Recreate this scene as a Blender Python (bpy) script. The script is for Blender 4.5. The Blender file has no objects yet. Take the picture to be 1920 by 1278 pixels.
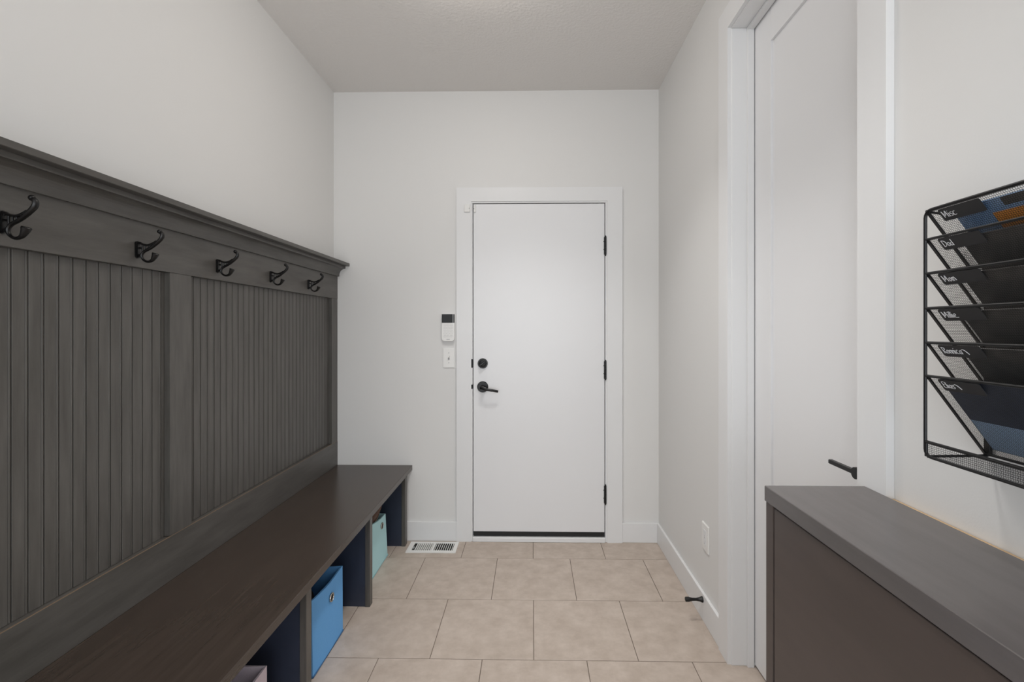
import bpy, bmesh, math, random
from mathutils import Vector, Matrix
random.seed(7)
S = bpy.context.scene
COL = S.collection

# ------------------------------------------------------------------ camera
XL, XR, D, C, H = -1.2126, 0.7682, 2.8653, 2.7355, 1.2823
REAR = -3.4
cam_d = bpy.data.cameras.new('camera')
cam = bpy.data.objects.new('camera', cam_d); COL.objects.link(cam)
cam.location = (0, 0, H)
cam.rotation_euler = (math.pi / 2, 0, 0.0174)
cam_d.sensor_width = 36.0
cam_d.lens = 883.674 * 36.0 / 1920.0
cam_d.shift_x = -(981.745 - 960) / 1920.0
cam_d.shift_y = -(639 - 618.18) / 1920.0
cam_d.clip_start = 0.02
S.camera = cam

# ------------------------------------------------------------------ world, lights, exposure
W = bpy.data.worlds.new('world'); S.world = W; W.use_nodes = True
bg = W.node_tree.nodes['Background']
bg.inputs[0].default_value = (0.80, 0.88, 1.0, 1); bg.inputs[1].default_value = 0.5

def area(name, loc, rot, sx, sy, power, col):
    l = bpy.data.lights.new(name, 'AREA'); l.shape = 'RECTANGLE'; l.size = sx; l.size_y = sy
    l.energy = power; l.color = col
    o = bpy.data.objects.new(name, l); COL.objects.link(o); o.location = loc; o.rotation_euler = rot
    return o
# added soft area lights set in made-up, unseen windows behind the camera
area('added_window_light', (-0.22, REAR + 0.06, 1.20), (math.pi / 2, 0, 0), 1.5, 1.9, 24, (0.90, 0.95, 1.0))
area('added_window_light', (XL + 0.06, -2.40, 1.15), (math.pi / 2, 0, -math.pi / 2), 1.3, 1.9, 33, (0.90, 0.95, 1.0))
area('added_window_light', (XR - 0.06, -2.40, 1.15), (math.pi / 2, 0, math.pi / 2), 1.3, 1.9, 33, (0.90, 0.95, 1.0))
S.view_settings.view_transform = 'Standard'
S.view_settings.look = 'None'
S.view_settings.gamma = 1.0
S.view_settings.use_curve_mapping = False
S.view_settings.exposure = 0.42

# ------------------------------------------------------------------ materials
def lin(c):
    return tuple(((v / 255) / 12.92 if v / 255 <= .04045 else ((v / 255 + .055) / 1.055) ** 2.4) for v in c) + (1,)

def mat(name, col, rough=.5, metal=0., spec=.5, noise=None, bump=None, col2=None, axis=None, rnd=False, coat=0.):
    """col / col2 in 0-255 sRGB; noise=(scale, detail, lo, hi); axis = stretch vector for grain; bump=(scale, strength, distance)"""
    m = bpy.data.materials.new(name); m.use_nodes = True
    nt = m.node_tree; N = nt.nodes; L = nt.links
    b = N['Principled BSDF']
    b.inputs['Base Color'].default_value = lin(col)
    b.inputs['Roughness'].default_value = rough
    b.inputs['Metallic'].default_value = metal
    b.inputs['Specular IOR Level'].default_value = spec
    b.inputs['Coat Weight'].default_value = coat
    tc = N.new('ShaderNodeTexCoord'); src = tc.outputs['Object']
    if rnd:
        oi = N.new('ShaderNodeObjectInfo')
        mul = N.new('ShaderNodeVectorMath'); mul.operation = 'SCALE'; mul.inputs[0].default_value = (31.7, 17.3, 5.1)
        L.new(oi.outputs['Random'], mul.inputs['Scale'])
        ad = N.new('ShaderNodeVectorMath'); ad.operation = 'ADD'
        L.new(src, ad.inputs[0]); L.new(mul.outputs[0], ad.inputs[1]); src = ad.outputs[0]
    if axis:
        mp = N.new('ShaderNodeMapping'); mp.inputs['Scale'].default_value = axis
        L.new(src, mp.inputs[0]); gsrc = mp.outputs[0]
    else:
        gsrc = src
    if noise and col2:
        n = N.new('ShaderNodeTexNoise'); n.inputs['Scale'].default_value = noise[0]; n.inputs['Detail'].default_value = noise[1]
        n.inputs['Roughness'].default_value = .62
        L.new(gsrc, n.inputs['Vector'])
        r = N.new('ShaderNodeValToRGB'); r.color_ramp.elements[0].position = noise[2]; r.color_ramp.elements[1].position = noise[3]
        r.color_ramp.elements[0].color = lin(col); r.color_ramp.elements[1].color = lin(col2)
        L.new(n.outputs['Fac'], r.inputs[0]); L.new(r.outputs[0], b.inputs['Base Color'])
    if bump:
        n2 = N.new('ShaderNodeTexNoise'); n2.inputs['Scale'].default_value = bump[0]; n2.inputs['Detail'].default_value = 3
        L.new(gsrc if len(bump) > 3 else src, n2.inputs['Vector'])
        bp = N.new('ShaderNodeBump'); bp.inputs['Strength'].default_value = bump[1]; bp.inputs['Distance'].default_value = bump[2]
        L.new(n2.outputs['Fac'], bp.inputs['Height']); L.new(bp.outputs[0], b.inputs['Normal'])
    return m

M = {}
M['wall'] = mat('wall_paint', (229, 228, 226), .55, bump=(260, .12, .001))
M['ceiling'] = mat('ceiling_texture', (232, 229, 226), .85, bump=(75, .55, .004))
M['trim'] = mat('trim_paint', (234, 234, 234), .35)
M['door'] = mat('door_paint', (235, 235, 236), .32, bump=(3, .05, .01))
M['plastic'] = mat('white_plastic', (238, 237, 234), .3)
M['plastic_grey'] = mat('grey_plastic', (176, 177, 178), .45)
M['black_gloss'] = mat('black_screen', (10, 10, 11), .45)
M['black_metal'] = mat('black_metal', (17, 16, 16), .36, metal=.2)
M['black_rubber'] = mat('black_rubber', (30, 30, 30), .7)
M['dark_gap'] = mat('dark_gap', (16, 15, 14), .9)
WOOD = dict(col=(72, 69, 65), col2=(94, 91, 87), rough=.36)
M['wood_y'] = mat('stained_wood_horizontal', WOOD['col'], .36, noise=(9, 7, .30, .72), col2=WOOD['col2'], axis=(3.5, .45, 3.5), bump=(60, .10, .001, 1))
M['wood_z'] = mat('stained_wood_vertical', WOOD['col'], .36, noise=(9, 7, .30, .72), col2=WOOD['col2'], axis=(3.5, 3.5, .45), bump=(60, .10, .001, 1), rnd=True)
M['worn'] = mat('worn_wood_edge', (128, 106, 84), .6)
M['seat'] = mat('stained_wood_seat', (58, 49, 43), .27, noise=(14, 7, .30, .74), col2=(70, 60, 53), axis=(4.5, .3, 4), bump=(90, .02, .001, 1))
M['navy'] = mat('navy_laminate', (42, 49, 66), .45, noise=(6, 3, .3, .7), col2=(48, 55, 72))
M['tile'] = mat('floor_tile', (182, 167, 154), .45, noise=(15, 11, .34, .68), col2=(202, 188, 176), rnd=True, bump=(40, .08, .001))
M['grout'] = mat('grout', (122, 110, 99), .9)
M['cab'] = mat('cabinet_laminate', (74, 65, 61), .40, noise=(9, 5, .3, .7), col2=(81, 71, 67), axis=(2.5, .4, 2.5))
M['cab_top'] = mat('cabinet_top_laminate', (94, 89, 88), .26, noise=(9, 5, .3, .7), col2=(102, 97, 96), axis=(3, .4, 3))
M['fibreboard'] = mat('raw_fibreboard', (196, 168, 132), .8)
M['blue'] = mat('blue_fabric', (104, 172, 236), .85, noise=(400, 2, .3, .7), col2=(114, 182, 242), bump=(700, .25, .001))
M['blue_dark'] = mat('blue_binding', (62, 106, 150), .85)
M['teal'] = mat('teal_fabric', (186, 232, 238), .85, noise=(400, 2, .3, .7), col2=(196, 238, 243), bump=(700, .25, .001))
M['teal_dark'] = mat('teal_binding', (150, 198, 204), .85)
M['pink'] = mat('pink_fabric', (206, 190, 198), .85, noise=(400, 2, .3, .7), col2=(214, 199, 206), bump=(700, .25, .001))
M['pink_dark'] = mat('pink_binding', (194, 176, 186), .85)
M['chrome'] = mat('nickel', (190, 184, 176), .25, metal=1)
M['brown'] = mat('brown_leather', (92, 62, 46), .55, noise=(20, 4, .3, .7), col2=(110, 78, 60))
M['tan'] = mat('tan_rubber', (186, 160, 140), .7)
M['dark_cloth'] = mat('dark_cloth', (34, 31, 31), .9, noise=(30, 4, .3, .7), col2=(52, 46, 44))
M['mesh'] = mat('black_wire_mesh', (26, 26, 27), .42, metal=.2)
M['card'] = mat('black_label_card', (42, 42, 44), .6)
M['chalk'] = mat('white_chalk_ink', (214, 214, 216), .8)
M['paper_blue'] = mat('blue_print', (110, 146, 190), .5, noise=(14, 4, .35, .65), col2=(170, 192, 220))
M['paper_orange'] = mat('orange_print', (226, 150, 72), .5)
M['paper_dark'] = mat('charcoal_card', (70, 69, 68), .55, noise=(10, 3, .4, .7), col2=(104, 100, 96))
M['paper_navy'] = mat('navy_card', (52, 60, 76), .5, noise=(9, 3, .4, .7), col2=(70, 80, 98))
M['paper_light'] = mat('light_blue_paper', (160, 186, 214), .6)
M['paper_white'] = mat('white_paper', (220, 218, 214), .7)
M['glass'] = mat('window_glass', (225, 235, 242), .05)
M['glass'].node_tree.nodes['Principled BSDF'].inputs['Transmission Weight'].default_value = 1

def glow(name, col, strength):
    m = mat(name, (240, 238, 232), .3); p = m.node_tree.nodes['Principled BSDF']
    p.inputs['Emission Color'].default_value = col; p.inputs['Emission Strength'].default_value = strength; return m
M['lamp_glow'] = glow('lamp_glow', (1, .945, .89, 1), 12.5)

# ------------------------------------------------------------------ helpers
def link(o, parent=None):
    COL.objects.link(o)
    if parent: o.parent = parent
    return o
def tag(o, label=None, cat=None, group=None, kind=None):
    if label: o['label'] = label
    if cat: o['category'] = cat
    if group: o['group'] = group
    if kind: o['kind'] = kind
    return o
def empty(name, loc=(0, 0, 0), rot=(0, 0, 0)):
    o = bpy.data.objects.new(name, None); o.empty_display_size = .05
    COL.objects.link(o); o.location = loc; o.rotation_euler = rot
    return o

class MB:
    def __init__(s): s.bm = bmesh.new(); s.smooth = False
    def box(s, x0, x1, y0, y1, z0, z1, bev=0., seg=1):
        g = bmesh.ops.create_cube(s.bm, size=1)['verts']
        for v in g:
            v.co = Vector((x0 + (v.co.x + .5) * (x1 - x0), y0 + (v.co.y + .5) * (y1 - y0), z0 + (v.co.z + .5) * (z1 - z0)))
        if bev:
            es = list({e for v in g for e in v.link_edges})
            bmesh.ops.bevel(s.bm, geom=es, offset=bev, segments=seg, profile=.5, affect='EDGES')
        return s
    def poly(s, pts, a, b, axis='Y'):
        """extrude closed 2D outline pts between a and b along axis; pts are (X,Z) for Y, (Y,Z) for X, (X,Y) for Z"""
        def P(p, t):
            return {'Y': (p[0], t, p[1]), 'X': (t, p[0], p[1]), 'Z': (p[0], p[1], t)}[axis]
        A = [s.bm.verts.new(P(p, a)) for p in pts]; B = [s.bm.verts.new(P(p, b)) for p in pts]
        n = len(pts)
        for i in range(n):
            s.bm.faces.new((A[i], A[(i + 1) % n], B[(i + 1) % n], B[i]))
        s.bm.faces.new(A[::-1]); s.bm.faces.new(B)
        return s
    def tube(s, pts, r, n=8, cap=True, flat=1.0, updir=None):
        """swept tube; r number or list; flat scales the second axis"""
        pts = [Vector(p) for p in pts]
        rr = r if isinstance(r, (list, tuple)) else [r] * len(pts)
        rings = []; prev = None
        for i, p in enumerate(pts):
            t = (pts[min(i + 1, len(pts) - 1)] - pts[max(i - 1, 0)]).normalized()
            if prev is None:
                u = Vector(updir) if updir else (Vector((0, 1, 0)) if abs(t.y) < .9 else Vector((1, 0, 0)))
            else: u = prev
            u = (u - t * u.dot(t)).normalized(); prev = u; w = t.cross(u)
            rings.append([s.bm.verts.new(p + (u * math.cos(a) * flat + w * math.sin(a)) * rr[i]) for a in [2 * math.pi * k / n for k in range(n)]])
        for A, B in zip(rings, rings[1:]):
            for k in range(n): s.bm.faces.new((A[k], A[(k + 1) % n], B[(k + 1) % n], B[k]))
        if cap: s.bm.faces.new(rings[0][::-1]); s.bm.faces.new(rings[-1])
        return s
    def lathe(s, prof, origin, axis, n=24):
        """prof list of (distance along axis, radius)"""
        o = Vector(origin); a = Vector(axis).normalized()
        u = a.orthogonal().normalized(); w = a.cross(u); rings = []
        for d, r in prof:
            rings.append([s.bm.verts.new(o + a * d + (u * math.cos(t) + w * math.sin(t)) * max(r, 1e-5)) for t in [2 * math.pi * k / n for k in range(n)]])
        for A, B in zip(rings, rings[1:]):
            for k in range(n): s.bm.faces.new((A[k], A[(k + 1) % n], B[(k + 1) % n], B[k]))
        s.bm.faces.new(rings[0][::-1]); s.bm.faces.new(rings[-1])
        return s
    def ball(s, c, r, u=12, v=8):
        g = bmesh.ops.create_uvsphere(s.bm, u_segments=u, v_segments=v, radius=r)['verts']
        for q in g: q.co += Vector(c)
        return s
    def mesh(s, name, m, smooth=False):
        bmesh.ops.recalc_face_normals(s.bm, faces=s.bm.faces[:])
        me = bpy.data.meshes.new(name); s.bm.to_mesh(me); s.bm.free()
        for x in (m if isinstance(m, (list, tuple)) else [m]): me.materials.append(M[x])
        if smooth:
            for p in me.polygons: p.use_smooth = True
            me.set_sharp_from_angle(angle=math.radians(38))
        return me
    def build(s, name, m, parent=None, smooth=False, loc=None):
        o = bpy.data.objects.new(name, s.mesh(name, m, smooth))
        if loc: o.location = loc
        return link(o, parent)

def rrect(x0, x1, z0, z1, r, n=4, corners=(1, 1, 1, 1)):
    """rounded rectangle outline; corners = bl, br, tr, tl"""
    out = []
    for (cx, cz, a0, on, kx, kz) in ((x0 + r, z0 + r, 180, corners[0], x0, z0), (x1 - r, z0 + r, 270, corners[1], x1, z0),
                                     (x1 - r, z1 - r, 0, corners[2], x1, z1), (x0 + r, z1 - r, 90, corners[3], x0, z1)):
        if on:
            for k in range(n + 1):
                a = math.radians(a0 + 90 * k / n); out.append((cx + r * math.cos(a), cz + r * math.sin(a)))
        else: out.append((kx, kz))
    return out

def spline(pts, n=6):
    """Catmull-Rom through points (tuples of any length)"""
    P = [pts[0]] + list(pts) + [pts[-1]]; out = []
    for i in range(1, len(P) - 2):
        for k in range(n):
            t = k / n
            out.append(tuple(.5 * ((2 * b) + (-a + c) * t + (2 * a - 5 * b + 4 * c - d) * t * t + (-a + 3 * b - 3 * c + d) * t ** 3)
                             for a, b, c, d in zip(P[i - 1], P[i], P[i + 1], P[i + 2])))
    out.append(tuple(pts[-1])); return out

# ------------------------------------------------------------------ floor and tiles
T, G = .4064, .003
fl = MB().box(XL - .1, XR + .12, REAR - .1, D + .1, -.06, -.0018).build('floor', 'grout')
tag(fl, 'beige concrete look tile floor laid in offset rows', 'floor', kind='structure')
def tile_mesh(w, h):
    b = MB(); c = .0012; x, y = w / 2, h / 2
    lo = [(-x, -y), (x, -y), (x, y), (-x, y)]; hi = [(-x + c, -y + c), (x - c, -y + c), (x - c, y - c), (-x + c, y - c)]
    rings = [[b.bm.verts.new((p[0], p[1], z)) for p in L] for L, z in ((lo, -.004), (lo, -.0008), (hi, 0))]
    for A, B in zip(rings, rings[1:]):
        for k in range(4): b.bm.faces.new((A[k], A[(k + 1) % 4], B[(k + 1) % 4], B[k]))
    b.bm.faces.new(rings[-1])
    return b.mesh('tile', 'tile')
full = tile_mesh(T - G, T - G); cache = {}
x_lo, x_hi, y_lo, y_hi = XL + .001, XR + .12, REAR, D - .001
y1 = 2.6459; row = 0; yt = y1 + T
while yt > y_lo:
    x0 = (.0077 if row % 2 == 0 else -.1930) - 4 * T
    for k in range(10):
        a, b_, c_, d_ = x0 + k * T, x0 + (k + 1) * T, yt - T, yt
        a2, b2, c2, d2 = max(a + G / 2, x_lo), min(b_ - G / 2, x_hi), max(c_ + G / 2, y_lo), min(d_ - G / 2, y_hi)
        if b2 - a2 < .01 or d2 - c2 < .01: continue
        w, h = round(b2 - a2, 4), round(d2 - c2, 4)
        me = full if abs(w - T + G) < 1e-3 and abs(h - T + G) < 1e-3 else cache.setdefault((w, h), None) or tile_mesh(w, h)
        if me is not full: cache[(w, h)] = me
        o = bpy.data.objects.new('tile', me); o.location = ((a2 + b2) / 2, (c2 + d2) / 2, 0); link(o, fl)
    row += 1; yt -= T

# ------------------------------------------------------------------ walls, ceiling
def struct(o, label, cat): return tag(o, label, cat, kind='structure')
b = MB()
for q in ((-1.70, D + .12, -.06, C + .1), (REAR - .12, -3.10, -.06, C + .1), (-3.10, -1.70, -.06, .15), (-3.10, -1.70, 2.15, C + .1)): b.box(XL - .12, XL, *q)
struct(b.build('wall_left', 'wall'), 'plain white wall above the dark coat hook panel', 'wall')
DX0, DX1, DZ = -.3672, .4546, 2.0600
b = MB(); b.box(XL - .001, DX0 - .012, D, D + .12, -.06, C + .1); b.box(DX1 + .012, XR + .001, D, D + .12, -.06, C + .1); b.box(DX0 - .012, DX1 + .012, D, D + .12, DZ + .012, C + .1)
struct(b.build('wall_back', 'wall'), 'white end wall around the closed exit door', 'wall')
SY0, SY1, SZ = 1.1054, 1.8156, 2.4351
b = MB(); b.box(XR, XR + .125, SY1 + .018, D + .12, -.06, C + .1); 
for q in ((-1.70, SY0 - .018, -.06, C + .1), (REAR - .12, -3.10, -.06, C + .1), (-3.10, -1.70, -.06, .15), (-3.10, -1.70, 2.15, C + .1)): b.box(XR, XR + .125, *q)
b.box(XR, XR + .125, SY0 - .018, SY1 + .018, SZ + .018, C + .1)
struct(b.build('wall_right', 'wall'), 'white wall holding the black file rack and side door', 'wall')
struct(MB().box(XL - .12, XR + .12, REAR - .12, D + .12, C, C + .12).build('ceiling', 'ceiling'), 'white ceiling with fine sprayed texture', 'ceiling')
WX0, WX1, WZ0, WZ1 = -1.0, .56, .20, 2.20
b = MB(); b.box(XL - .001, WX0, REAR - .12, REAR, -.06, C + .1); b.box(WX1, XR + .001, REAR - .12, REAR, -.06, C + .1)
b.box(WX0, WX1, REAR - .12, REAR, -.06, WZ0); b.box(WX0, WX1, REAR - .12, REAR, WZ1, C + .1)
struct(b.build('wall_rear', 'wall'), 'white rear wall with an opening for the added window', 'wall')
win = empty('added_window_1', ((WX0 + WX1) / 2, REAR, WZ0)); struct(win, 'added wide white framed window in the rear wall, for soft light', 'window')  # added window, unseen behind the camera, gives the soft frontal light a place
def wpart(w, name, m, *bx):
    q = w.location
    return MB().box(bx[0] - q.x, bx[1] - q.x, bx[2] - q.y, bx[3] - q.y, bx[4] - q.z, bx[5] - q.z).build(name, m, w)
for a, c in ((WX0, WX0 + .05), (WX1 - .05, WX1), (-.245, -.195)): wpart(win, 'frame_post', 'trim', a, c, REAR - .09, REAR - .02, WZ0, WZ1)
for a, c in ((WZ0, WZ0 + .05), (WZ1 - .05, WZ1)): wpart(win, 'frame_rail', 'trim', WX0 + .05, WX1 - .05, REAR - .09, REAR - .02, a, c)
for a, c in ((WX0 + .05, -.245), (-.195, WX1 - .05)): wpart(win, 'pane', 'glass', a, c, REAR - .06, REAR - .052, WZ0 + .05, WZ1 - .05)
VY0, VY1, VZ0, VZ1 = -3.10, -1.70, .15, 2.15
for nm, xa, xb in (('added_window_2', XL - .10, XL - .03), ('added_window_3', XR + .03, XR + .10)):  # two more added, unseen windows, put in for side light
    win = empty(nm, ((xa + xb) / 2, (VY0 + VY1) / 2, VZ0)); struct(win, 'added tall white framed window for side light, ' + ('bench side' if nm == 'added_window_2' else 'cabinet side'), 'window')
    for a, c in ((VY0, VY0 + .05), (VY1 - .05, VY1)): wpart(win, 'frame_post', 'trim', xa, xb, a, c, VZ0, VZ1)
    for a, c in ((VZ0, VZ0 + .05), (VZ1 - .05, VZ1)): wpart(win, 'frame_rail', 'trim', xa, xb, VY0 + .05, VY1 - .05, a, c)
    wpart(win, 'pane', 'glass', (xa + xb) / 2 - .004, (xa + xb) / 2 + .004, VY0 + .05, VY1 - .05, VZ0 + .05, VZ1 - .05)
# flush dome lamp on the ceiling just above the frame
lp = empty('ceiling_lamp', (-.22, 1.72, C)); tag(lp, 'round white glass dome lamp fixed flush to the ceiling', 'lamp')
MB().lathe([(.0005, .185), (.022, .185), (.026, .178)], (0, 0, 0), (0, 0, -1), 40).build('base_ring', 'trim', lp, True)
MB().lathe([(.0262 + .085 * math.sin(math.radians(k * 9)), .172 * math.cos(math.radians(k * 9))) for k in range(11)], (0, 0, 0), (0, 0, -1), 40).build('glass_dome', 'lamp_glow', lp, True)

# two added downlights just outside the frame, put in to brighten floor, seat and cabinet
for i, y in enumerate((1.10, 1.93)):
    dl = empty('added_downlight', (-.02, y, C)); tag(dl, 'added round white ceiling downlight to brighten the floor, ' + ('nearer the exit door' if i else 'beside the far end of the dark cabinet'), 'downlight', 'added ceiling downlights')
    MB().lathe([(.0003, .085), (.004, .083), (.006, .070), (.0008, .066)], (0, 0, 0), (0, 0, -1), 32).build('trim_ring', 'trim', dl, True)
    ld = bpy.data.lights.new('added_downlight_beam', 'SPOT'); ld.energy = 40; ld.spot_size = math.radians(100); ld.spot_blend = .75; ld.shadow_soft_size = .10; ld.color = (1, .98, .96)
    lo = bpy.data.objects.new('added_downlight_beam', ld); COL.objects.link(lo); lo.location = (0, 0, -.015); lo.parent = dl

# ------------------------------------------------------------------ exit door with its frame
CF = D - .018                                     # casing face
fr = empty('trim_1', (0.045, D, 0)); struct(fr, 'flat white casing and jamb around the closed exit door', 'door frame')
def part(root, name, m, x0, x1, y0, y1, z0, z1, bev=0., parent=None, seg=1):
    l = root.location
    return MB().box(x0 - l.x, x1 - l.x, y0 - l.y, y1 - l.y, z0 - l.z, z1 - l.z, bev, seg).build(name, m, parent or root)
part(fr, 'casing_side', 'trim', -.4563, DX0, CF, D - .0002, 0, 2.0600)
part(fr, 'casing_side', 'trim', DX1, .5460, CF, D - .0002, 0, 2.0600)
part(fr, 'casing_head', 'trim', -.4563, .5460, CF, D - .0002, 2.0600, 2.1440)
JX0, JX1, JZ = -.3592, .4440, 2.0500
part(fr, 'jamb_side', 'trim', DX0 - .010, JX0, D - .012, D + .11, 0, JZ, .001)
part(fr, 'jamb_side', 'trim', JX1, DX1 + .010, D - .012, D + .11, 0, JZ, .001)
part(fr, 'jamb_head', 'trim', DX0 - .010, DX1 + .010, D - .012, D + .11, JZ + .0005, DZ + .010, .001)
part(fr, 'threshold', 'trim', JX0 + .0005, JX1 - .0005, D - .022, D + .10, .0, .029, .003)
part(fr, 'door_stop', 'black_rubber', JX0, JX0 + .012, D + .045, D + .06, .03, JZ); part(fr, 'door_stop', 'black_rubber', JX1 - .012, JX1, D + .045, D + .06, .03, JZ)
part(fr, 'door_stop', 'black_rubber', JX0, JX1, D + .045, D + .06, JZ - .012, JZ)
for z0, z1 in ((1.0534, 1.1051), (.925, .951)):
    part(fr, 'strike_plate', 'black_metal', JX0 - .010, JX0 + .0004, D - .0135, D + .02, z0, z1, .001)

d1 = empty('door_1', (.042, D, .03)); struct(d1, 'plain white closed exit door with black deadbolt, lever and hinges', 'door')
LX0, LX1, LZ1 = -.3545, .4395, 2.0455
LY = D - .010
part(d1, 'door_leaf', 'door', LX0, LX1, LY, LY + .044, .0605, LZ1, .0015)
part(d1, 'door_sweep', 'black_rubber', LX0 + .001, LX1 - .001, LY + .002, LY + .040, .0318, .0600, .003)
for zc in (1.7894, 1.0400, .2890):
    h = part(d1, 'hinge', 'black_metal', LX1 - .004, LX1 + .0008, LY - .0015, LY + .03, zc - .052, zc + .052)
    b = MB(); l = d1.location; x = LX1 + .0045 - l.x; y = LY - .005 - l.y; z = zc - l.z
    for k in range(5): b.lathe([(0, .0062), (.0212, .0062)], (x, y, z - .0545 + k * .0218), (0, 0, 1), 14)
    b.lathe([(0, .0030), (.004, .0050), (.007, .0030)], (x, y, z + .0545), (0, 0, 1), 12)
    b.lathe([(0, .0030), (.004, .0050), (.007, .0030)], (x, y, z - .0615), (0, 0, 1), 12)
    b.build('hinge_barrel', 'black_metal', h, True)
    b = MB()
    for dz in (.026, -.022): b.tube([(x - .004, y + .004, z + dz), (x - .012, y + .003, z + dz)], .0022, 6)
    b.build('hinge_screw', 'black_metal', h)
l = d1.location
db = MB().lathe([(0, .031), (.004, .031), (.010, .0285), (.010, .023), (.0135, .0225), (.015, .019)], (-.2976 - l.x, LY - l.y, 1.0793 - l.z), (0, -1, 0), 32).build('deadbolt', 'black_metal', d1, True)
b = MB().box(-.0065, .0065, -.030, -.012, -.019, .019, .003, 2)
tt = b.build('thumb_turn', 'black_metal', db); tt.location = (-.2976 - l.x, LY - l.y, 1.0793 - l.z); tt.rotation_euler = (0, math.radians(52), 0)
lh = MB().lathe([(0, .034), (.005, .034), (.009, .031), (.009, .0135), (.045, .012), (.047, .012)], (-.2976 - l.x, LY - l.y, .9372 - l.z), (0, -1, 0), 32).build('lever_handle', 'black_metal', d1, True)
x, y, z = -.2976 - l.x, LY - .047 - l.y, .9372 - l.z
MB().tube(spline([(x - .010, y, z + .002), (x + .008, y - .004, z - .002), (x + .03, y - .006, z - .010), (x + .065, y - .004, z - .016), (x + .096, y + .002, z - .023)]),
          [.011] * 6 + [.0105] * 6 + [.0085] * 6 + [.0075] * 6 + [.0070], 10, flat=.7).build('lever', 'black_metal', lh, True)

# ------------------------------------------------------------------ side door with its frame
CX = XR - .018
fr2 = empty('trim_2', (XR, 1.46, 0)); struct(fr2, 'flat white casing and jamb around the tall side door', 'door frame')
part(fr2, 'casing_side', 'trim', CX, XR - .0002, 1.8206, 1.9068, 0, 2.4400)
part(fr2, 'casing_side', 'trim', CX, XR - .0002, 1.0120, 1.1004, 0, 2.4400)
part(fr2, 'casing_head', 'trim', CX, XR - .0002, 1.0120, 1.9068, 2.4400, 2.5290)
part(fr2, 'jamb_side', 'trim', XR - .004, XR + .125, SY1, SY1 + .016, 0, SZ, .001)
part(fr2, 'jamb_side', 'trim', XR - .004, XR + .125, SY0 - .016, SY0, 0, SZ, .001)
part(fr2, 'jamb_head', 'trim', XR - .004, XR + .125, SY0 - .016, SY1 + .016, SZ + .0005, SZ + .016, .001)
part(fr2, 'door_stop', 'trim', .8205, .8445, SY1 - .0118, SY1 - .0001, 0, SZ, .001)
part(fr2, 'door_stop', 'trim', .8205, .8445, SY0 + .0001, SY0 + .0118, 0, SZ, .001)
part(fr2, 'door_stop', 'trim', .8205, .8445, SY0 + .0119, SY1 - .0119, SZ - .0118, SZ - .0001, .001)
d2 = empty('door_2', (.8477, 1.46, .01)); struct(d2, 'tall white shaker side door with a black lever', 'door')
FX = .8477; y0, y1_, z0, z1 = SY0 + .003, SY1 - .003, .012, SZ - .003
sw = .1250; rt = 2.3090; rb = .24
part(d2, 'stile', 'door', FX, FX + .036, y0, y0 + sw, z0, z1, .0008); part(d2, 'stile', 'door', FX, FX + .036, y1_ - sw, y1_, z0, z1, .0008)
part(d2, 'rail', 'door', FX, FX + .036, y0 + sw, y1_ - sw, rt, z1, .0008); part(d2, 'rail', 'door', FX, FX + .036, y0 + sw, y1_ - sw, z0, rb, .0008)
part(d2, 'panel', 'door', FX + .009, FX + .028, y0 + sw - .005, y1_ - sw + .005, rb - .005, rt + .005)
l = d2.location
hy, hz = 1.1665, .9330
h2 = MB().lathe([(0, .031), (.006, .031), (.009, .028), (.009, .0125), (.045, .0125)], (FX - l.x, hy - l.y, hz - l.z), (-1, 0, 0), 32).build('lever_handle', 'black_metal', d2, True)
b = MB(); yy, zz, xx = hy - l.y, hz - l.z, FX - .052 - l.x
b.box(xx - .005, xx + .007, yy - .012, yy + .106, zz - .0065, zz + .0045, .0015)
b.lathe([(0, .0145), (.014, .0145)], (xx + .008, yy, zz - .001), (-1, 0, 0), 20)
b.build('lever', 'black_metal', h2, False)

# ------------------------------------------------------------------ baseboards
BT, BH = .014, .1180
def bboard(name, label, *bx):
    struct(MB().box(*bx, .0025, 2).build(name, 'trim'), label, 'baseboard')
bboard('baseboard_back', 'white baseboard between the bench end and the exit door casing', -1.1900, -.4565, D - BT, D - .0002, 0, BH)
bboard('baseboard_back', 'short white baseboard between the exit door casing and the side wall', .5462, XR - .0002, D - BT, D - .0002, 0, BH)
bboard('baseboard_right', 'white baseboard carrying the small black door stop', XR - BT, XR - .0002, 1.9070, D - BT - .0002, 0, BH)
bboard('baseboard_right', 'white baseboard behind the dark cabinet', XR - BT, XR - .0002, REAR, 1.0118, 0, BH)

# ------------------------------------------------------------------ bench
SXF, ZT, ZU = -.7290, .4575, .4285
BN = .10                                        # near end of bench
bench = empty('storage_bench', (XL + .24, (BN + D) / 2, 0)); tag(bench, 'long dark stained wooden bench with open cubbies under its seat', 'bench')
part(bench, 'seat', 'seat', XL + .0002, SXF, BN, D - .0005, ZU, ZT, .002, seg=2)
divs = [(2.7780, 2.8200), (2.1680, 2.2030), (1.5530, 1.5900), (.9390, .9760), (.3250, .3620)]
for a, c in divs:
    m_ = (a + c) / 2
    dv = part(bench, 'divider', 'navy', XL + .02, -.7720, a + .004, c - .006, 0, ZU - .0003)
    part(bench, 'face_stile', 'wood_z', -.7718, -.7490, a, c, 0, ZU - .0003, .0012, parent=dv)
part(bench, 'back_board', 'navy', XL + .0004, XL + .018, BN, D - .02, 0, ZU - .0003)

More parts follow.
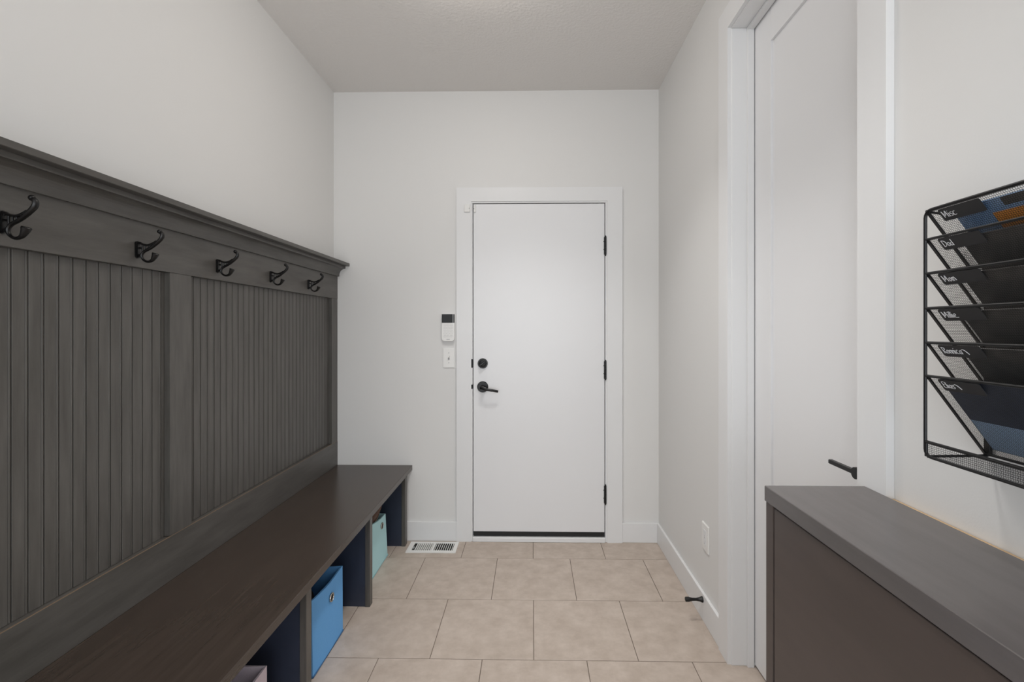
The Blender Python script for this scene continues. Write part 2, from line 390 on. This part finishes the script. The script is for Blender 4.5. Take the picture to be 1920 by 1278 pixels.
# ------------------------------------------------------------------ coat hook panel
PX = -1.1885; BX = -1.2075                        # rail face, beadboard face
PN = .10
pan = empty('coat_rack_panel', (XL, (PN + D) / 2, ZT)); tag(pan, 'dark stained beadboard wall panel with crown ledge and five black coat hooks', 'coat rack')
WE = XL + .0004
RB, RT, BR = 1.4710, 1.6150, .6035
part(pan, 'top_rail', 'wood_y', WE, PX, PN, D - .001, RB, RT, .0008)
brl = part(pan, 'bottom_rail', 'wood_y', WE, PX, PN, D - .001, ZT + .0004, BR - .0010, .0004)
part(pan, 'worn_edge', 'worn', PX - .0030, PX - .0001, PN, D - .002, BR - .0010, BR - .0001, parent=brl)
stiles = [(2.7830, D - .001), (1.5290, 1.6260), (.2750, .3720)]
for a, c in stiles: part(pan, 'stile', 'wood_z', WE, PX - .0006, a, c, BR + .0003, RB - .0003, .0008)
P_ = .0369
def strips(ya, yb, phase):
    """beadboard strips filling ya..yb, each a board with a small bead and groove at its edge"""
    l = pan.location; y = phase
    while y - P_ > ya: y -= P_
    edges = []
    while y < yb + P_: edges.append(y); y += P_
    edges = [max(ya, min(yb, e)) for e in [ya - 1] + edges]
    es = sorted(set(round(e, 5) for e in edges + [yb]))
    for a, c in zip(es, es[1:]):
        if c - a < .003: continue
        w = WE - l.x; f = BX - l.x; lo = f - .0043
        out = [(w, a), (lo, a), (lo, a + .0013), (f - .0007, a + .0015), (f, a + .0024)] if c - a > .008 else [(w, a), (f, a)]
        if c - a > .02: out += [(f, c - .0078), (f - .0016, c - .0070), (f - .0016, c - .0064), (f - .0005, c - .0056), (f, c - .0040), (f, c - .0022), (f - .0008, c - .0008)]
        else: out += [(f, c - .0008)]
        out += [(f - .0014, c - .0001), (w, c - .0001)]
        b = MB(); b.poly([(p[0], p[1] - l.y) for p in out], BR + .0003 - l.z, RB - .0003 - l.z, 'Z')
        b.build('beadboard_strip', 'wood_z', pan)
strips(1.6262, 2.7828, 1.6610); strips(.3722, 1.5288, 1.4775 + P_ * .02)
# crown
l = pan.location
prof = [(WE, RT + .0003), (-1.1790, RT + .0003)]
prof = [(WE, 1.6157), (PX, 1.6157), (PX, 1.6090), (-1.1775, 1.6090), (-1.1775, 1.6165)]
for k in range(9):
    a = math.radians(90 * k / 8); prof.append((-1.1415 - .0360 * math.cos(a), 1.6175 + .0385 * math.sin(a)))
prof += [(-1.1400, 1.6590), (-1.1400, 1.6706), (WE, 1.6706)]
MB().poly([(p[0] - l.x, p[1] - l.z) for p in prof], PN - l.y, D - .001 - l.y, 'Y').build('crown_moulding', 'wood_y', pan)
part(pan, 'top_ledge', 'wood_y', WE, -1.1140, PN, D - .001, 1.6710, 1.6885, .0012)
# hooks: one S shaped arm carried by a scalloped plate and a ribbed bracket
sp = [(.070, .053), (.077, .046), (.0755, .035), (.062, .021), (.042, .0055), (.022, -.0055), (.0145, -.017), (.0185, -.029), (.032, -.0362), (.046, -.032), (.0535, -.021), (.0565, -.0135)]
rad = [.0052, .0056, .0057, .0053, .0046, .0042, .0040, .0036, .0036, .0048, .0072, .0088]
S3 = spline([(p[0], 0, p[1], r) for p, r in zip(sp, rad)], 5)
hook_arm = MB().tube([q[:3] for q in S3], [q[3] for q in S3], 10, flat=1.15).ball((.0690, 0, .0540), .0068)
hook_arm.lathe([(0, .0088), (.0015, .0094), (.003, .0080)], (.0563, 0, -.0140), (.35, 0, .94), 14)
hook_arm = hook_arm.mesh('hook_arm', 'black_metal', True)
top = spline([(.002, 0, .021), (.010, 0, .0195), (.021, 0, .0150), (.035, 0, .0140), (.049, 0, .0185), (.060, 0, .0250)], 5)
br = MB().tube(top, [.0042] * 6 + [.0034] * 12 + [.0038] * (len(top) - 18), 8, flat=1.1)
br.tube([(.0165, 0, .016), (.0170, 0, -.010)], .0028, 8); br.tube([(.0255, 0, .0145), (.0258, 0, -.002)], .0024, 8); br.tube([(.034, 0, .0145), (.0342, 0, .001)], .0022, 8)
br.tube([(.002, 0, -.018), (.015, 0, -.016)], .0042, 8); br.tube([(.002, 0, .006), (.017, 0, .004)], .0030, 8)
bracket = br.mesh('bracket', 'black_metal', True)
pl = MB(); out = []
for k in range(25):
    a = math.pi * k / 24; out.append((.0085 * math.cos(a), .0185 + .0075 * math.sin(a)))
for k in range(25):
    a = math.pi + math.pi * k / 24; out.append((.0085 * math.cos(a), -.0185 + .0075 * math.sin(a)))
pl.poly(out, 0, .0042, 'X'); pl.poly([(p[0] * .62, p[1] * .9) for p in out], .0041, .0068, 'X')
pl.lathe([(0, .0032), (.0016, .0024)], (.0068, 0, .0165), (1, 0, 0), 10); pl.lathe([(0, .0032), (.0016, .0024)], (.0068, 0, -.0165), (1, 0, 0), 10)
plate = pl.mesh('back_plate', 'black_metal', False)
for k in range(5):
    y = 1.0330 + .3625 * k + .003
    o = bpy.data.objects.new('coat_hook', hook_arm); o.location = (PX + .0002 - l.x, y - l.y, 1.5235 - l.z); link(o, pan)
    for nm, me in (('bracket', bracket), ('back_plate', plate)): link(bpy.data.objects.new(nm, me), o)

# ------------------------------------------------------------------ fabric bins
def bin_(label, m, md, bot, topc, sag, grom, group=None):
    """bot: x_back, x_front, y_near, y_far; topc: four top corners (front near, front far, back far, back near)"""
    xb, xf, yn, yf = bot
    root = empty('fabric_bin', ((xb + xf) / 2, (yn + yf) / 2, 0)); tag(root, label, 'storage bin', 'fabric bins under the bench'); l = root.location
    base = [(xf, yn, .001), (xf, yf, .001), (xb, yf, .001), (xb, yn, .001)]
    n = 8; b = MB(); th = .005
    cen = Vector(((xb + xf) / 2, (yn + yf) / 2, 0))
    def ring(cor, inset, sg, zoff=0):
        vs = []
        for i in range(4):
            A, B = Vector(cor[i]), Vector(cor[(i + 1) % 4])
            for k in range(n):
                t = k / n; p = A.lerp(B, t); p.z += zoff - sg * math.sin(math.pi * t)
                dv = cen - p; dv.z = 0; nrm = Vector((dv.x / abs(xf - xb) * 2, dv.y / abs(yf - yn) * 2, 0))
                p.x += inset * (1 if nrm.x > 0 else -1) * min(1, abs(nrm.x) * 4) ; p.y += inset * (1 if nrm.y > 0 else -1) * min(1, abs(nrm.y) * 4)
                bul = .0025 * math.sin(math.pi * t) if inset == 0 else 0
                p -= nrm.normalized() * bul if nrm.length > 0 else Vector()
                vs.append(b.bm.verts.new(p - Vector(l)))
        return vs
    mid = lambda t: [tuple(Vector(a).lerp(Vector(c), t)) for a, c in zip(base, topc)]
    rs = [ring(base, 0, 0), ring(mid(.33), 0, sag * .3), ring(mid(.66), 0, sag * .66), ring(topc, 0, sag), ring(topc, th, sag), ring(mid(.5), th, sag * .5), ring(base, th, 0, .005)]
    N_ = 4 * n
    for A, B in zip(rs, rs[1:]):
        for k in range(N_): b.bm.faces.new((A[k], A[(k + 1) % N_], B[(k + 1) % N_], B[k]))
    b.bm.faces.new(rs[0][::-1]); b.bm.faces.new(rs[-1])
    body = b.build('body', m, root, True)
    b = MB(); pts = base + [base[0]]
    for A, B in zip(pts, pts[1:]): b.tube([Vector(A) - Vector(l) + Vector((0, 0, .003)), Vector(B) - Vector(l) + Vector((0, 0, .003))], .0038, 8)
    b.build('base_piping', md, root, True)
    if grom:
        gx, gy, gz = grom
        b = MB(); c = Vector((gx - l.x, gy - l.y, gz - l.z)); R = .0150; pr = []
        q = [c + Vector((0, R * math.cos(a), R * math.sin(a))) for a in [2 * math.pi * k / 24 for k in range(25)]]
        b.tube(q, .0030, 8, cap=False); g = b.build('grommet', 'chrome', root, True)
        MB().lathe([(-.001, .0135), (.0008, .0135)], c, (1, 0, 0), 20).build('grommet_hole', 'dark_gap', g)
    return root
zt = .285
bin_('blue fabric storage bin with dark cloth inside, under the bench', 'blue', 'blue_dark', (-1.075, -.8055, 1.7200, 1.9960),
     [(-.8080, 1.7160, .287), (-.8070, 1.9960, .278), (-1.072, 1.9940, .280), (-1.072, 1.7180, .285)], .009, (-.8005, 1.8735, .2125))
bin_('pale teal fabric storage bin holding brown shoes, under the bench beside the floor vent', 'teal', 'teal_dark', (-1.085, -.8220, 2.4000, 2.6720),
     [(-.8230, 2.4000, .282), (-.8130, 2.6060, .262), (-1.080, 2.6400, .272), (-1.082, 2.4020, .284)], .006, (-.8120, 2.5450, .2200))
bin_('pale pink fabric storage bin standing empty under the bench', 'pink', 'pink_dark', (-1.078, -.8100, 1.1500, 1.4300),
     [(-.8115, 1.1500, .262), (-.8105, 1.4280, .256), (-1.074, 1.4270, .262), (-1.074, 1.1520, .264)], .004, (-.8060, 1.2900, .19))
# contents
def lump(name, label, cat, m, loc, size, seed, noise=.25):
    rnd = random.Random(seed); b = MB(); g = bmesh.ops.create_icosphere(b.bm, subdivisions=3, radius=1)['verts']
    ph = [(rnd.uniform(2, 5), rnd.uniform(0, 6)) for _ in range(6)]
    for v in g:
        c = v.co.normalized(); k = 1 + noise * (math.sin(c.x * ph[0][0] + ph[0][1]) * math.sin(c.y * ph[1][0] + ph[1][1]) + .6 * math.sin(c.z * ph[2][0] * 2 + c.x * ph[3][0] + ph[2][1]))
        c = c * k; v.co = Vector((math.copysign(abs(c.x) ** .75, c.x) * size[0], math.copysign(abs(c.y) ** .75, c.y) * size[1], max(-1, c.z) * size[2]))
    o = b.build(name, m, None, True); o.location = loc; tag(o, label, cat); return o
lump('folded_clothing', 'dark crumpled clothing filling the blue fabric bin', 'clothing', 'dark_cloth', (-.955, 1.855, .1300), (.085, .092, .105), 3, .12)
# shoe tops poking out of the teal bin
sh = empty('shoe', (-.864, 2.55, .02)); tag(sh, 'brown leather shoe poking out of the pale teal bin', 'shoe')
pts = [(0, -.118, .238), (0, -.07, .243), (0, .0, .252), (0, .06, .266), (0, .112, .274)]
sp_ = spline([(p[0], p[1], p[2], r) for p, r in zip(pts, (.015, .023, .025, .021, .013))], 6)
MB().tube([q[:3] for q in sp_], [q[3] for q in sp_], 14, flat=1.1, updir=(1, 0, 0)).build('upper', 'brown', sh, True)
sp_ = spline([(p[0] + .004, p[1] - .006, p[2] - .019, r) for p, r in zip(pts[:4], (.007, .009, .009, .007))], 6)
MB().tube([q[:3] for q in sp_], [q[3] for q in sp_], 10, flat=2.2, updir=(1, 0, 0)).build('sole', 'tan', sh, True)
MB().ball((.008, -.124, .240), .0125, 12, 8).build('toe_cap', 'tan', sh, True)

# ------------------------------------------------------------------ floor register
rg = empty('floor_register', (-.585, 2.768, 0)); tag(rg, 'white slotted metal floor vent set in the tiles by the baseboard', 'floor vent'); l = rg.location
x0, x1, ya, yb = -.1420, .1470, -.0700, .0650
b = MB(); zt = .0055
for a in ((x0, x0 + .028, ya, yb), (x1 - .022, x1, ya, yb), (x0 + .028, x1 - .022, ya, ya + .024), (x0 + .028, x1 - .022, yb - .016, yb), (.0010, .0130, ya + .024, yb - .016)):
    b.box(a[0], a[1], a[2], a[3], .0005, zt)
b.build('frame', 'plastic', rg)
MB().box(x0 + .02, x1 - .015, ya + .02, yb - .012, .0004, .0009).build('duct_shade', 'dark_gap', rg)  # near-black plate paints in the shade inside the duct
for s_, (a, c), tilt in ((-1, (x0 + .042, .0010), -.55), (1, (.0130, x1 - .022), .55)):
    n = 9
    for k in range(n):
        xx = a + (c - a) * (k + .5) / n
        b = MB(); hw = .0017; dx = .0012 * s_
        b.poly([(xx - hw - dx, .0011), (xx + hw - dx, .0011), (xx + hw + dx, zt - .0003), (xx - hw + dx, zt - .0003)], ya + .0235, yb - .0155, 'Y')
        b.build('louver', 'plastic', rg)
MB().box(x0 + .030, x0 + .038, -.022, -.004, .001, .0085, .001).build('damper_lever', 'plastic_grey', rg)

# ------------------------------------------------------------------ alarm keypad, switch, sensors
kp = empty('alarm_keypad', (-.5068, D, 1.2146)); tag(kp, 'white wall keypad with a black screen above the light switch', 'keypad')
w2 = .0383
b = MB(); b.poly(rrect(-w2, w2, 0, .1626, .017, 6, (1, 1, 0, 0)), -.0190, -.0006, 'Y'); kb = b.build('body', 'plastic', kp)
MB().box(-w2 - .0004, w2 - .0105, -.0204, -.0188, .1108, .1624, .0006).build('screen', 'black_gloss', kp)
MB().box(w2 - .0100, w2 - .0065, -.0200, -.0188, .1108, .1624).build('indicator_strip', 'plastic_grey', kp)
MB().box(w2 - .0062, w2 + .0003, -.0204, -.0188, .1108, .1624, .0006).build('screen_edge', 'black_gloss', kp)
key = MB().poly(rrect(-.0068, .0068, -.0050, .0050, .0030, 4), -.0006, .0006, 'Y').mesh('key', 'plastic_grey')
keyf = MB().poly(rrect(-.0060, .0060, -.0043, .0043, .0026, 4), -.0012, .0002, 'Y').mesh('key_cap', 'plastic')
for r_ in range(5):
    for c_ in range(3):
        o = bpy.data.objects.new('key', key); o.location = ((c_ - 1) * .0185, -.0192, .0960 - r_ * .0165); link(o, kp)
        link(bpy.data.objects.new('key_cap', keyf), o)
MB().box(-.010, .010, -.0195, -.0188, .0085, .0120).build('maker_mark', 'plastic_grey', kp)

ls = empty('light_switch', (-.5052, D, 1.0521)); tag(ls, 'white single toggle light switch plate below the keypad', 'light switch')
b = MB(); b.poly([(-.0351, 0), (.0351, 0), (.0351, .1202), (-.0351, .1202)], -.0035, -.0006, 'Y'); b.poly([(-.0325, .0026), (.0325, .0026), (.0325, .1176), (-.0325, .1176)], -.0056, -.0034, 'Y')
b.build('plate', 'plastic', ls)
MB().box(-.0054, .0054, -.0062, -.0055, .0480, .0722).build('toggle_slot', 'plastic_grey', ls)
t_ = MB().box(-.0042, .0042, -.0130, 0, -.0050, .0050, .0012).build('toggle', 'plastic', ls); t_.location = (0, -.0060, .0620); t_.rotation_euler = (math.radians(-28), 0, 0)
b = MB()
for z in (.0300, .0902): b.lathe([(0, .0030), (.0008, .0024)], (0, -.0056, z), (0, -1, 0), 12)
b.build('plate_screw', 'plastic_grey', ls)

cs = empty('contact_sensor', (-.3900, CF, 1.9940)); tag(cs, 'small white alarm contact sensor on the exit door casing corner', 'door sensor')
MB().box(-.0178, .0170, -.0120, -.0004, 0, .0455, .0025, 2).build('housing', 'plastic', cs)
MB().box(.0100, .0150, -.0124, -.0118, .018, .024).build('alignment_mark', 'plastic_grey', cs)
ms = empty('sensor_magnet', (-.3455, LY, 1.9945)); tag(ms, 'slim white sensor magnet on the exit door leaf top corner', 'door sensor')
MB().box(-.0068, .0068, -.0100, -.0004, 0, .0440, .0020, 2).build('housing', 'plastic', ms)
MB().box(-.0062, -.0020, -.0104, -.0098, .018, .024).build('alignment_mark', 'plastic_grey', ms)

# ------------------------------------------------------------------ outlet and door stop on the right wall
ou = empty('power_outlet', (XR, 2.0890, .3090)); tag(ou, 'white duplex power outlet low on the wall above the door stop', 'outlet')
b = MB(); b.poly([(-.0390, 0), (.0390, 0), (.0390, .1190), (-.0390, .1190)], -.0040, -.0006, 'X'); b.poly([(-.0365, .0026), (.0365, .0026), (.0365, .1164), (-.0365, .1164)], -.0064, -.0039, 'X'); b.build('plate', 'plastic', ou)
ins = MB().poly(rrect(-.0165, .0165, .0265, .0925, .002, 3), -.0078, -.0063, 'X').build('receptacle', 'trim', ou)
for zc in (.0440, .0760):
    b = MB(); b.box(-.0082, -.0055, -.0081, -.0077, zc - .004, zc + .005); b.box(.0055, .0082, -.0081, -.0077, zc - .004, zc + .004); b.lathe([(0, .0026), (.0004, .0026)], (-.0077, 0, zc - .0095), (-1, 0, 0), 10)
    b.build('socket_slots', 'plastic_grey', ins)
b = MB().lathe([(0, .0030), (.0006, .0024)], (-.0078, 0, .0596), (-1, 0, 0), 10).build('plate_screw', 'plastic_grey', ou)

ds = empty('door_stop', (XR - BT, 2.0946, .0930)); tag(ds, 'black flared door stop screwed to the baseboard below the outlet', 'door stop')
MB().lathe([(.0004, .0128), (.003, .0132), (.006, .0120), (.014, .0085), (.030, .0062), (.045, .0066), (.056, .0084), (.0585, .0086)], (0, 0, 0), (-1, 0, 0), 24).build('stem', 'black_metal', ds, True)
MB().lathe([(.0586, .0094), (.062, .0100), (.0735, .0100), (.0760, .0082)], (0, 0, 0), (-1, 0, 0), 24).build('bumper', 'black_rubber', ds, True)

# ------------------------------------------------------------------ shoe cabinet
KX0, KX1, KY0, KY1, KZ = .5255, CX - .0008, -.02, 1.0745, .9310
cb = empty('shoe_cabinet', ((KX0 + KX1) / 2, (KY0 + KY1) / 2, 0)); tag(cb, 'slim dark brown cabinet with thick top standing below the black file rack', 'cabinet')
part(cb, 'top', 'cab_top', KX0, KX1, KY0, KY1, KZ - .0340, KZ, .0012)
for a, c in ((KY1 - .0310, KY1 - .0015), (KY0 + .0015, KY0 + .0310)): part(cb, 'side_panel', 'cab', KX0 + .003, KX1 - .008, a, c, 0, KZ - .0343, .0008)
part(cb, 'shelf', 'cab', KX0 + .03, KX1 - .01, KY0 + .0312, KY1 - .0312, .40, .418)
part(cb, 'plinth', 'cab', KX0 + .02, KX1 - .01, KY0 + .0312, KY1 - .0312, 0, .06)
part(cb, 'carcass_backing', 'dark_gap', KX0 + .026, KX0 + .0285, KY0 + .0312, KY1 - .0312, .061, KZ - .0345)
part(cb, 'back_panel', 'fibreboard', KX1 - .0075, KX1 - .001, KY0 + .004, KY1 - .004, .02, KZ - .0345)
part(cb, 'door', 'cab', KX0 + .0045, KX0 + .0230, KY0 + .0345, KY1 - .0345, .478, KZ - .0385, .0010)
part(cb, 'door', 'cab', KX0 + .0045, KX0 + .0230, KY0 + .0345, KY1 - .0345, .064, .473, .0010)
# raw edge strip filling the gap between the top and the wall
gs = MB().box(CX + .0004, XR - .0015, KY0, 1.0110, KZ - .034, KZ - .0060).build('gap_filler_strip', 'fibreboard'); tag(gs, 'raw beige wood strip in the gap between dark cabinet top and wall', 'wood strip')

# ------------------------------------------------------------------ wall file rack
RX, WXp, RY1 = .6640, .7600, .8070
RW = .340; RY0 = RY1 - RW
rk = empty('file_rack', (XR, (RY0 + RY1) / 2, 1.0700)); tag(rk, 'black wire mesh wall file rack with six slanted labelled pockets', 'file rack'); l = rk.location
def rp(x, y, z): return Vector((x - l.x, y - l.y, z - l.z))
ZT_, ZB = 1.4825, 1.0700
zs = [1.4815, 1.4340, 1.3770, 1.3185, 1.2608, 1.2050]
# outer frame wire
out = rrect(RY0, RY1, ZB, ZT_, .012, 4)
out = out + out[:2]
MB().tube([rp(RX, p[0], p[1]) for p in out], .0026, 8, cap=False, updir=(1, 0, 0)).build('outer_frame', 'mesh', rk, True)
for y in (RY1 - .0045, RY0 + .0045):
    MB().box(WXp - l.x, WXp + .0060 - l.x, y - .0065 - l.y, y + .0045 - l.y, ZB + .002 - l.z, 1.47 - l.z, .001).build('wall_post', 'mesh', rk)
    MB().tube([rp(WXp + .003, y, 1.4680), rp(RX, y, 1.4800)], .0022, 8).build('top_arm', 'mesh', rk, True)
    MB().tube([rp(WXp + .003, y, ZB + .002), rp(RX, y, ZB)], .0024, 8).build('bottom_arm', 'mesh', rk, True)
# slanted mesh: u along -Y, v down the slope
DV = Vector((WXp - RX, 0, -.1300)); LV = DV.length; dvn = DV.normalized(); UN = Vector((0, -1, 0)); NN = Vector((dvn.z, 0, -dvn.x))   # NN faces the room
def wire_mesh(name, lu, lv, pu=.0033, pv=.0030, hole=.80):
    """sheet of metal pierced by staggered diamond holes, in the local XY plane"""
    b = MB(); nu, nv = int(lu / pu), int(lv / pv); su, sv = lu / nu, lv / nv
    def row(j): return [b.bm.verts.new((i * su, j * sv, 0)) for i in range(nu + 1)]
    R = [row(j) for j in range(nv + 1)]
    h = hole / 2
    for j in range(nv):
        for i in range(nu):
            a, c_, d_, e_ = R[j][i], R[j][i + 1], R[j + 1][i + 1], R[j + 1][i]
            cx, cy = (i + .5) * su, (j + .5) * sv
            q = [b.bm.verts.new((cx + x * su, cy + y * sv, 0)) for x, y in ((-h, -h), (h, -h), (h, h), (-h, h))]
            b.bm.faces.new((a, c_, q[1], q[0])); b.bm.faces.new((c_, d_, q[2], q[1])); b.bm.faces.new((d_, e_, q[3], q[2])); b.bm.faces.new((e_, a, q[0], q[3]))
    # shear alternate rows so that the holes stagger like expanded metal
    for v in b.bm.verts:
        v.co.x += su * .25 * math.sin(math.pi * v.co.y / sv) if 0 < v.co.x < lu else 0
    return b.mesh(name, 'mesh')
def sheet_obj(name, me, origin, xdir, ydir, parent):
    o = bpy.data.objects.new(name, me); z = Vector(xdir).cross(Vector(ydir))
    o.matrix_local = Matrix((Vector(xdir).to_4d() * 0 + Vector((xdir[0], ydir[0], z[0], origin[0])), Vector((xdir[1], ydir[1], z[1], origin[1])), Vector((xdir[2], ydir[2], z[2], origin[2])), Vector((0, 0, 0, 1))))
    o.parent = parent; COL.objects.link(o); return o
pmesh = wire_mesh('pocket', RW - .004, LV)
# handwriting strokes, unit letter box, x right, y up
LET = {
 'M': ([(0, 1), (.12, 0)], [(0, 1), (.33, .25), (.55, 1), (.72, 0)]), 'i': ([(0, .6), (.06, 0)], [(0, .85), (.01, .9)]),
 's': ([(.38, .6), (.12, .6), (.06, .42), (.34, .26), (.30, .05), (0, .02)],), 'c': ([(.36, .62), (.12, .6), (.02, .3), (.14, .04), (.44, .1)],),
 'D': ([(0, 1), (.06, 0)], [(0, 1), (.42, .85), (.56, .45), (.34, .08), (.06, 0)]), 'a': ([(.34, .55), (.1, .55), (.02, .25), (.14, .03), (.33, .18)], [(.34, .58), (.36, .02)]),
 'd': ([(.34, .5), (.1, .5), (.02, .24), (.14, .03), (.33, .18)], [(.32, 1), (.38, 0)]), 'o': ([(.2, .58), (.03, .4), (.1, .05), (.3, .08), (.34, .42), (.2, .58)],),
 'm': ([(0, .58), (.05, 0)], [(.03, .4), (.18, .62), (.24, 0)], [(.24, .4), (.40, .66), (.60, .05)]), 'l': ([(0, 1), (.06, 0)],),
 'e': ([(.03, .3), (.34, .38), (.26, .62), (.06, .5), (.05, .12), (.3, 0), (.62, .02)],), 'R': ([(0, 1), (.06, 0)], [(0, 1), (.4, .9), (.36, .58), (.05, .48), (.46, 0)]),
 'n': ([(0, .58), (.04, 0)], [(.03, .4), (.2, .6), (.3, .4), (.32, 0)]), 'E': ([(.42, 1), (.06, .98), (.08, .56), (.32, .56)], [(.08, .56), (.05, .04), (.46, .0)]),
}
WID = {'M': .92, 'i': .2, 's': .5, 'c': .5, 'D': .68, 'a': .5, 'd': .5, 'o': .5, 'm': .66, 'l': .2, 'e': .5, 'R': .56, 'n': .44, 'E': .56}
words = [('Misc', 0), ('Dad', 0), ('Mom', 0), ('Millie', 0), ('Ronnica', 1), ('Elias', 1)]
def card_mesh():
    return MB().poly(rrect(0, .0720, 0, .0225, .003, 4), 0, .0009, 'Z').mesh('label_card', 'card')
cmesh = card_mesh()
for z, (wd, tail) in zip(zs, words):
    org = rp(RX + .0005, RY1 - .002, z)
    p = sheet_obj('pocket', pmesh, org, UN, dvn, rk)
    b = MB(); k = RW - .004
    b.tube([(0, 0, 0), (k, 0, 0)], .0024, 8); b.tube([(0, LV, 0), (k, LV, 0)], .0024, 8)
    b.box(-.0015, .0035, 0, LV, -.0012, .0012); b.box(k - .0035, k + .0015, 0, LV, -.0012, .0012)
    b.build('rim_wire', 'mesh', p, False)
    zc = UN.cross(dvn); side = 1 if zc.dot(NN) > 0 else -1            # local z towards the room
    c = bpy.data.objects.new('label_card', cmesh); c.location = (.0205, .0025, .0014 if side > 0 else -.0023); link(c, p)
    b = MB(); hgt = .0118; cur = 0; zz = .0026 if side > 0 else -.0026
    for chn in wd:
        for st in LET[chn]:
            pts = [(.0250 + (cur + q[0]) * hgt * .92, .0185 - q[1] * hgt, zz) for q in st]
            pts = spline(pts, 3) if len(pts) > 2 else pts
            b.tube(pts, .00052, 5)
        cur += WID[chn]
    if tail:
        b.tube(spline([(.0250 + (cur + q[0]) * hgt * .92, .0185 - q[1] * hgt, zz) for q in ((-.2, .5), (.15, .75), (.5, .6), (.85, .0))], 4), .00052, 5)
    b.build('handwriting', 'chalk', p)
# bottom tray
lip = wire_mesh('tray_lip', RW - .004, .0240); sheet_obj('tray_lip', lip, rp(RX, RY1 - .002, ZB + .0245), UN, (0, 0, -1), rk)
tf = wire_mesh('tray_floor', RW - .004, WXp - RX - .002); sheet_obj('tray_floor', tf, rp(RX + .001, RY1 - .002, ZB + .0005), UN, (1, 0, 0), rk)
b = MB(); b.tube([rp(RX, RY1 - .002, ZB + .0245), rp(RX, RY0 + .002, ZB + .0245)], .0026, 8)
for y in (RY1 - .002, RY0 + .002): b.tube([rp(RX, y, ZB + .0245), rp(RX, y, ZB)], .0024, 8)
b.build('tray_rim', 'mesh', rk, True)

# papers standing in the pockets (they lie on the inner side of each slanted sheet)
def folder(name, label, cat, m, zi, y_far, width, v0, v1, lift, extra=None):
    root = empty(name, (0, 0, 0)); tag(root, label, cat, 'papers in the file rack')
    root.location = Vector((RX, y_far, zs[zi])) + dvn * v1 - NN * lift
    z = UN.cross(dvn)
    root.matrix_world = Matrix(((UN[0], dvn[0], z[0], root.location.x), (UN[1], dvn[1], z[1], root.location.y), (UN[2], dvn[2], z[2], root.location.z), (0, 0, 0, 1)))
    sgn = -1 if z.dot(NN) > 0 else 1
    MB().box(0, width, -(v1 - v0), 0, 0 if sgn > 0 else -.0022, .0022 if sgn > 0 else 0).build('cover', m, root)
    if extra:
        for nm, mm, u0, u1, a, c in extra:
            MB().box(u0, u1, a, c, -.0007 if sgn > 0 else 0, 0 if sgn > 0 else .0007).build(nm, mm, root)
    return root
folder('magazine', 'blue magazine with an orange band in the topmost pocket of the file rack', 'magazine', 'paper_blue', 0, .7700, .221, .012, .152, .0045,
       [('orange_band', 'paper_orange', 0.055, .221, -.1180, -.0910), ('dark_panel', 'paper_dark', .078, .120, -.139, -.1250)])
folder('file_folder', 'charcoal folder in the file rack pocket second from the top', 'folder', 'paper_dark', 1, .7560, .250, .012, .152, .0045)
folder('file_folder', 'charcoal folder in the file rack pocket third from the top', 'folder', 'paper_dark', 2, .7540, .250, .012, .152, .0045)
folder('file_folder', 'charcoal folder in the file rack pocket third from the bottom', 'folder', 'paper_dark', 3, .7560, .250, .012, .152, .0045)
folder('file_folder', 'charcoal folder in the file rack pocket second from the bottom', 'folder', 'paper_dark', 4, .7530, .250, .012, .152, .0045)
folder('file_folder', 'navy folder with light blue sheet in the lowest pocket of the file rack', 'folder', 'paper_navy', 5, .7880, .270, .004, .152, .0045,
       [('light_sheet', 'paper_light', .002, .268, -.062, -.002)])
